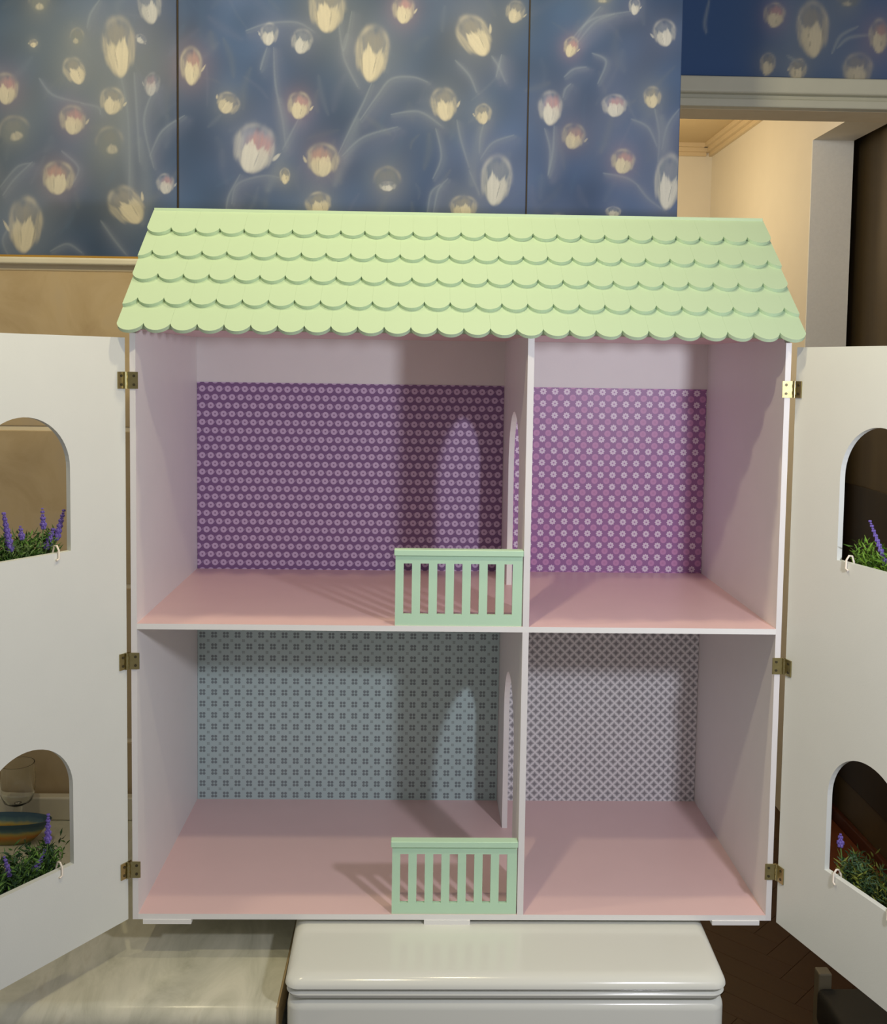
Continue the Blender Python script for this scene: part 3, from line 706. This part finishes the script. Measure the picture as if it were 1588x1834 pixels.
# doors swung open on hinges
DW, DT = .372, .0065
DZ0, DZ1 = -.6515, .0250
def door_frame(side):
    h = Vector((-.3320, 1.1750)) if side < 0 else Vector((.4268, 1.1715))
    t = Vector((-.5589, -.8292)) if side < 0 else Vector((.3109, -.9504))
    n = Vector((-t.y, t.x)) if side < 0 else Vector((t.y, -t.x))      # towards the room side (inner face)
    if n.dot(-h) < 0: n = -n
    return h, t, n
WIN = {-1: [(.1325, .0562, -.2065, -.1165), (.1330, .0562, -.5545, -.4670)], 1: [(.1335, .0562, -.2050, -.1145), (.1395, .0562, -.5500, -.4660)]}
for side in (-1, 1):
    h, t, n = door_frame(side)
    F0 = lambda u, v: (h.x+t.x*u, h.y+t.y*u, Z(v))
    F1 = lambda u, v: (h.x+t.x*u-n.x*DT, h.y+t.y*u-n.y*DT, Z(v))
    # two window columns share nothing, so shift both to one centre if they differ only slightly
    wins = WIN[side]; uc = sum(w_[0] for w_ in wins)/2
    wins = [(uc, .0562, w_[2], w_[3]) for w_ in wins]
    do = obj('door', holed_panel(bmesh.new(), .002, DW, DZ0, DZ1, wins, F0, F1, 28), M_white, dh)
    for hz in (-.0229, -.3445, -.5912):
        up = Vector((0, 0, 1))
        # leaf on the house: lies on the front edge and overlaps the inside face a little
        xe = XA if side < 0 else XB
        s_ = -side
        pin = Vector((xe-s_*.0035+side*.0005, YF-.0022, Z(hz)))
        hb = obj('hinge', tube(bmesh.new(), [pin+Vector((0, 0, -.0095)), pin+Vector((0, 0, .0095))], .0019, 10), M_brass, dh, 50)
        bm = box(min(pin.x, pin.x+s_*.0135), max(pin.x, pin.x+s_*.0135), YF-.0015, YF-.0003, Z(hz)-.0095, Z(hz)+.0095)
        lf = obj('leaf', bm, M_brass, hb)
        M2 = Matrix(((t.x, n.x, 0, pin.x), (t.y, n.y, 0, h.y+t.y*.0+.0), (0, 0, 1, Z(hz)), (0, 0, 0, 1)))
        M2 = Matrix(((t.x, n.x, 0, h.x+n.x*.0008-t.x*.002), (t.y, n.y, 0, h.y+n.y*.0008-t.y*.002), (0, 0, 1, Z(hz)), (0, 0, 0, 1)))
        bm = box(0, .0150, -.0005, .0007, -.0095, .0095, M=M2)
        obj('leaf', bm, M_brass, hb)
        for dz in (-.005, .005):
            c0 = Vector((pin.x+s_*.0092, YF-.0016, Z(hz)+dz))
            obj('screw', tube(bmesh.new(), [c0, c0+Vector((0, -.0005, 0))], .0016, 10), M_screw, hb)
            c1 = M2 @ Vector((.0105, .0007, dz)); c2 = M2 @ Vector((.0105, .0012, dz))
            obj('screw', tube(bmesh.new(), [c1, c2], .0016, 10), M_screw, hb)
        for q in (-.0057, .0019):             # knuckle rings
            obj('knuckle', tube(bmesh.new(), [pin+Vector((0, 0, q)), pin+Vector((0, 0, q+.0036))], .0023, 10), M_brass, hb, 50)
# roof: two slopes, front one covered with scalloped tiles
sl_d = Vector((0, RG[0]-ER[0], RG[1]-ER[1])); L_S = sl_d.length; sl_u = sl_d.normalized(); sl_n = Vector((0, -sl_u.z, sl_u.y))
RX0, RX1 = XA-.0105, XB+.0112
def slope_pt(x, s_, h_): 
    p = Vector((x, ER[0], Z(ER[1])))+sl_u*s_+sl_n*h_; return p
TT = .0042                                     # tile thickness
bm = bmesh.new()
pl = [(.010, -.0068), (L_S, -.0068), (L_S, -.0115), (.010, -.0115)]
prism(bm, pl, lambda u, v: slope_pt(RX0+.001, u, v), lambda u, v: slope_pt(RX1-.001, u, v))
roof = obj('roof', bm, M_mint_warm_lit, dh)
bm = bmesh.new()
by, bz = RG[0]+(YBK+.02-RG[0]), .0325
pb = [(RG[0]+.002, RG[1]-.0012), (YBK+.022, .0290), (YBK+.022, .0230), (RG[0]+.002, RG[1]-.0080)]
prism(bm, pb, lambda u, v: (RX0+.001, u, Z(v)), lambda u, v: (RX1-.001, u, Z(v)))
obj('rear_slope', bm, M_mint_warm_lit, roof)
NT_ = 26; TWD = (RX1-RX0)/NT_
ROWS = [-.0040, .0402, .0846, .1288, .1745]
def tile_mesh(kind, length_):
    hw = TWD/2-.00003
    r_ = hw*1.0; pts = []
    n = 14
    tm = radians(74); dep = r_*.86
    for k in range(n+1):
        a_ = -tm+2*tm*k/n; x = r_*sin(a_)/sin(tm); y = dep*(1-cos(a_))/(1-cos(tm))
        pts.append((x, y))
    top = [(hw, length_), (-hw, length_)]
    if kind == 'L':  # left end: only the right half
        pts = [p for p in pts if p[0] >= -1e-9]; top = [(hw, length_), (0, length_)]
    if kind == 'R':
        pts = [p for p in pts if p[0] <= 1e-9]; top = [(0, length_), (-hw, length_)]
    bm = bmesh.new()
    prism(bm, pts+top, lambda u, v: (u, v, 0), lambda u, v: (u, v, -TT))
    fs = [f_ for f_ in bm.faces]
    return mesh_of('roof_tile', bm, M_mint_warm_lit)
for ri, s0 in enumerate(ROWS):
    ln_ = .056 if ri < 4 else L_S-s0
    meshes = {k: tile_mesh(k, ln_) for k in 'FLR'}
    tilt_ = math.atan2(TT*1.02, .0445)
    off = ri % 2
    for k in range(NT_+off):
        cx = RX0+TWD*(k+.5-.5*off)
        kd = 'F'
        if off and k == 0: kd = 'L'
        if off and k == NT_: kd = 'R'
        # lower end lifted on the row below
        lift = random.uniform(-.00006, .00006)
        rot = Matrix.Rotation(-tilt_, 4, 'X')
        Mb = Matrix(((1, 0, 0, cx), (0, sl_u.y, sl_n.y, 0), (0, sl_u.z, sl_n.z, 0), (0, 0, 0, 1)))
        p = slope_pt(cx, s0+random.uniform(-.00015, .00015), lift)
        Mb[1][3], Mb[2][3] = p.y, p.z
        inst('roof_tile', meshes[kd], Mb @ rot, roof)

# ------------------------------------------------------------------ flower boxes hung over the window sills
def leaf_mesh(name, verts, faces, cols):
    me = bpy.data.meshes.new(name); me.from_pydata(verts, [], faces); me.update()
    at = me.color_attributes.new('Col', 'FLOAT_COLOR', 'POINT')
    at.data.foreach_set('color', np.array([(*c_, 1) for c_ in cols]).ravel()); me.materials.append(M_leaf); return me
M_spike = paint('lavender_purple', (.16, .11, .42), .6, .3, 300)
def flower_box(side, wi, label, spikes, greens, hgt, nblade, seed):
    rnd = random.Random(seed)
    h, t, n = door_frame(side); ws = WIN[side]; uc = (ws[0][0]+ws[1][0])/2; sill = ws[wi][2]
    def P(u, d, z): return Vector((h.x+t.x*u-n.x*(DT+d), h.y+t.y*u-n.y*(DT+d), Z(z)))   # d: distance outside the door
    Mx = Matrix(((t.x, -n.x, 0, P(uc, 0, sill).x), (t.y, -n.y, 0, P(uc, 0, sill).y), (0, 0, 1, Z(sill)), (0, 0, 0, 1)))
    fb = thing('flower_box', label, 'flower box', P(uc, .02, sill-.046), 'lavender flower boxes on the dollhouse windows')
    bm = bmesh.new(); Lh, dp, ht, th = .054, .036, .040, .003
    for a_ in ((-Lh, Lh, .001, .001+th, -.046, -.006), (-Lh, Lh, dp-th, dp, -.046, -.006), (-Lh, -Lh+th, .001+th, dp-th, -.046, -.006), (Lh-th, Lh, .001+th, dp-th, -.046, -.006), (-Lh+th, Lh-th, .001+th, dp-th, -.046, -.043)):
        bx(bm, *a_, M=Mx)
    bo = obj('box', bm, M_white, fb)
    obj('soil', box(-Lh+th, Lh-th, .001+th, dp-th, -.043, -.011, M=Mx), M_soil, fb)
    for u in (-.040, .040):                   # wire hook over the sill
        pts = [Mx @ Vector((u, .003, -.012)), Mx @ Vector((u, .002, .001)), Mx @ Vector((u, -.0005, .007)), Mx @ Vector((u, -.0045, .0075)), Mx @ Vector((u, -.0078, .003)), Mx @ Vector((u, -.0082, -.006)), Mx @ Vector((u+.0035, -.0084, -.0075))]
        obj('hook', tube(bmesh.new(), pts, .0011, 8), M_wire, fb, 60)
    V_, F_, Cc = [], [], []; Mi = Mx.inverted()
    def blade(p, d, L_, w_, col):
        d = d.normalized(); sd = d.cross(Vector((rnd.uniform(-1, 1), rnd.uniform(-1, 1), rnd.uniform(-.3, 1)))).normalized()
        up_ = sd.cross(d)*(.10*L_); b = len(V_)
        for q in (p, p+d*L_*.45+sd*w_+up_, p+d*L_, p+d*L_*.45-sd*w_+up_):
            l_ = Mi @ q
            if l_.z < .004 or abs(l_.x) > .050: l_.y = max(l_.y, .0045)      # keep clear of the door board
            V_.append(tuple(Mx @ l_)); Cc.append(col)
        F_.append((b, b+1, b+2, b+3))
    for k in range(nblade):
        # sprigs: a stem point, with blades around it
        su = rnd.uniform(-Lh*.92, Lh*.92); sd_ = rnd.uniform(.006, .032)
        lean = Vector((rnd.uniform(-.5, .5), rnd.uniform(-.35, .5), 1)).normalized()
        hh = rnd.uniform(.35, 1)*hgt
        g_ = rnd.choice(greens); base_ = Vector((su, sd_, -.011))
        for q in range(9):
            fr = (q+1)/9; p_ = base_+lean*hh*fr
            dv = Vector((rnd.uniform(-1, 1), rnd.uniform(-1, 1), rnd.uniform(.1, .9)))
            v_ = rnd.uniform(.7, 1.35); blade(Mx @ p_, (Mx.to_3x3() @ dv), rnd.uniform(.006, .013), rnd.uniform(.0007, .0014), tuple(c_*v_ for c_ in g_))
    me = leaf_mesh('foliage', V_, F_, Cc)
    fo = inst('foliage', me, Matrix.Identity(4), fb); fo['kind'] = 'stuff'
    for (u0, z0, u1, z1, wd) in spikes:       # flower spikes: from (u0, z0) to the tip (u1, z1), relative to the sill
        a_, b_ = Vector((u0, .012, z0)), Vector((u1, .015, z1)); bm = bmesh.new()
        base_ = Vector((u0*.9, .014, -.011))
        tube(bm, [Mx @ base_, Mx @ a_], .0007, 5); me_green = bm
        st_ = obj('stem', bm, M_green, fb)
        bm = bmesh.new(); nn = max(5, int((b_-a_).length/.0026))
        for q in range(nn):
            fr = q/(nn-1); c_ = a_.lerp(b_, fr); r_ = wd*(1-.55*fr)*(.75+.25*(q % 2))
            for k in range(4):
                an = k*pi/2+q*.8; pc = Mx @ (c_+Vector((cos(an)*r_*.6, sin(an)*r_*.6, 0)))
                bmesh.ops.create_icosphere(bm, subdivisions=1, radius=r_*.62, matrix=Matrix.Translation(pc) @ Matrix.Diagonal((1, 1, 1.35, 1)))
        obj('flower_spike', bm, M_spike, fb)
    return fb
G1, G2, G3 = (.10, .20, .035), (.045, .11, .022), (.16, .24, .08)
GR1, GR2 = (.14, .27, .03), (.09, .20, .03)
flower_box(-1, 0, 'lavender flower box with tall purple spikes at the upper window beside the tiled wall', [(-.052, .012, -.064, .041, .0040), (-.036, .026, -.037, .046, .0036), (-.010, .018, -.010, .030, .0036), (.004, .008, .009, .046, .0044), (-.040, .004, -.050, .022, .0046), (.034, .012, .032, .038, .0038)], [G1, G2, G3], .034, 190, 5)
flower_box(-1, 1, 'dark green lavender flower box at the lower window in front of the glass goblet', [(-.037, .028, -.040, .056, .0040), (-.020, .004, -.036, .018, .0046), (.010, .010, .014, .030, .0036), (.036, .010, .040, .034, .0036)], [G2, (.03, .07, .03), G1], .038, 230, 6)
flower_box(1, 0, 'bright green flower box with one long leaning spike at the upper window by the doorway', [(-.002, .001, -.033, .045, .0034), (.030, .010, .040, .036, .0034)], [GR1, GR2, GR1], .033, 200, 7)
flower_box(1, 1, 'greyish green flower box with a small violet bloom at the lower window by the doorway', [(-.054, .026, -.058, .036, .0042), (.020, .010, .030, .030, .0034)], [(.07, .13, .07), (.04, .09, .03), (.15, .18, .03)], .034, 200, 8)

# ------------------------------------------------------------------ things on the worktop and the chair
dc = at_z(22, 1508, ZC); dc = Vector((-.592, 1.468, Z(ZC)))
s = NT('painted_glass_bowl'); o = s.xyz('Object'); zf = s.m('DIVIDE', s.m('ADD', o[2], .018), .036, clamp=True)
nz_ = s.noise(60, 2)
c = s.ramp(s.m('ADD', zf, s.m('MULTIPLY', s.m('SUBTRACT', nz_, .5), .22)), [(.12, (.30, .26, .06)), (.36, (.62, .22, .02)), (.55, (.52, .42, .10)), (.68, (.10, .20, .20)), (.85, (.03, .09, .13))])
M_bowl = s.done(c, .12, Transmission_Weight=.25)
bl = thing('bowl', 'small painted glass bowl, orange below and blue at the rim, behind the lower flower box', 'bowl', dc)
obj('bowl_body', lathe(bmesh.new(), [(0, .0005), (.034, .0005), (.040, .004), (.050, .014), (.064, .032), (.066, .0345), (.063, .0345), (.048, .017), (.036, .006), (0, .0035)], dc.x, 0, dc.z, 40), M_bowl, bl, 50)
for v_ in bl.children[0].data.vertices: v_.co.y *= .36
bl.children[0].location.y = 0
gc = Vector((-.602, 1.508, Z(ZC)))
gl = thing('goblet', 'clear stemmed glass goblet standing against the tiled wall', 'goblet', (gc.x+.078, gc.y-.005, gc.z))
gc = Vector((-.5915, 1.5115+.0, Z(ZC)))
gl.location = gc; WORLD[gl.name] = gc.copy()
obj('goblet_bowl', lathe(bmesh.new(), [(0, .036), (.010, .037), (.020, .043), (.0245, .055), (.0255, .075), (.0245, .100), (.0232, .100), (.0241, .075), (.0230, .056), (.019, .045), (.009, .0395), (0, .039)], gc.x, gc.y, gc.z, 32), M_glass, gl, 60)
obj('stem', lathe(bmesh.new(), [(0, .0036), (.006, .0036), (.0042, .010), (.007, .016), (.004, .022), (.0065, .029), (.006, .0358), (0, .0358)], gc.x, gc.y, gc.z, 20), M_glass, gl, 60)
obj('base', lathe(bmesh.new(), [(0, 0), (.020, 0), (.0205, .0012), (.012, .0025), (0, .0035)], gc.x, gc.y, gc.z, 32), M_glass, gl, 60)

sc = at_z(1455, 1752, -1.10)                   # rear left corner of the seat
cx0, cy1 = sc.x, sc.y; SW, SD = .40, .36
ch = thing('stool', 'pale wooden stool with a black padded seat on the dark parquet by the doorway', 'stool', (cx0+SW/2, cy1-SD/2, 0))
obj('seat', box(cx0-.004, cx0+SW, cy1-SD, cy1-.024, Z(-1.165), Z(-1.10), .012, 3), M_black, ch, 50)
for x in (cx0+.002, cx0+SW-.026):
    obj('leg', box(x, x+.024, cy1-SD+.01, cy1-SD+.034, 0, Z(-1.165), .003), M_pale_wood, ch)
    obj('leg', box(x, x+.024, cy1-.0235, cy1+.0005, 0, Z(-1.078), .003), M_pale_wood, ch)
    obj('stretcher', box(x+.006, x+.018, cy1-SD+.034, cy1-.0235, .20, .225, .002), M_pale_wood, ch)
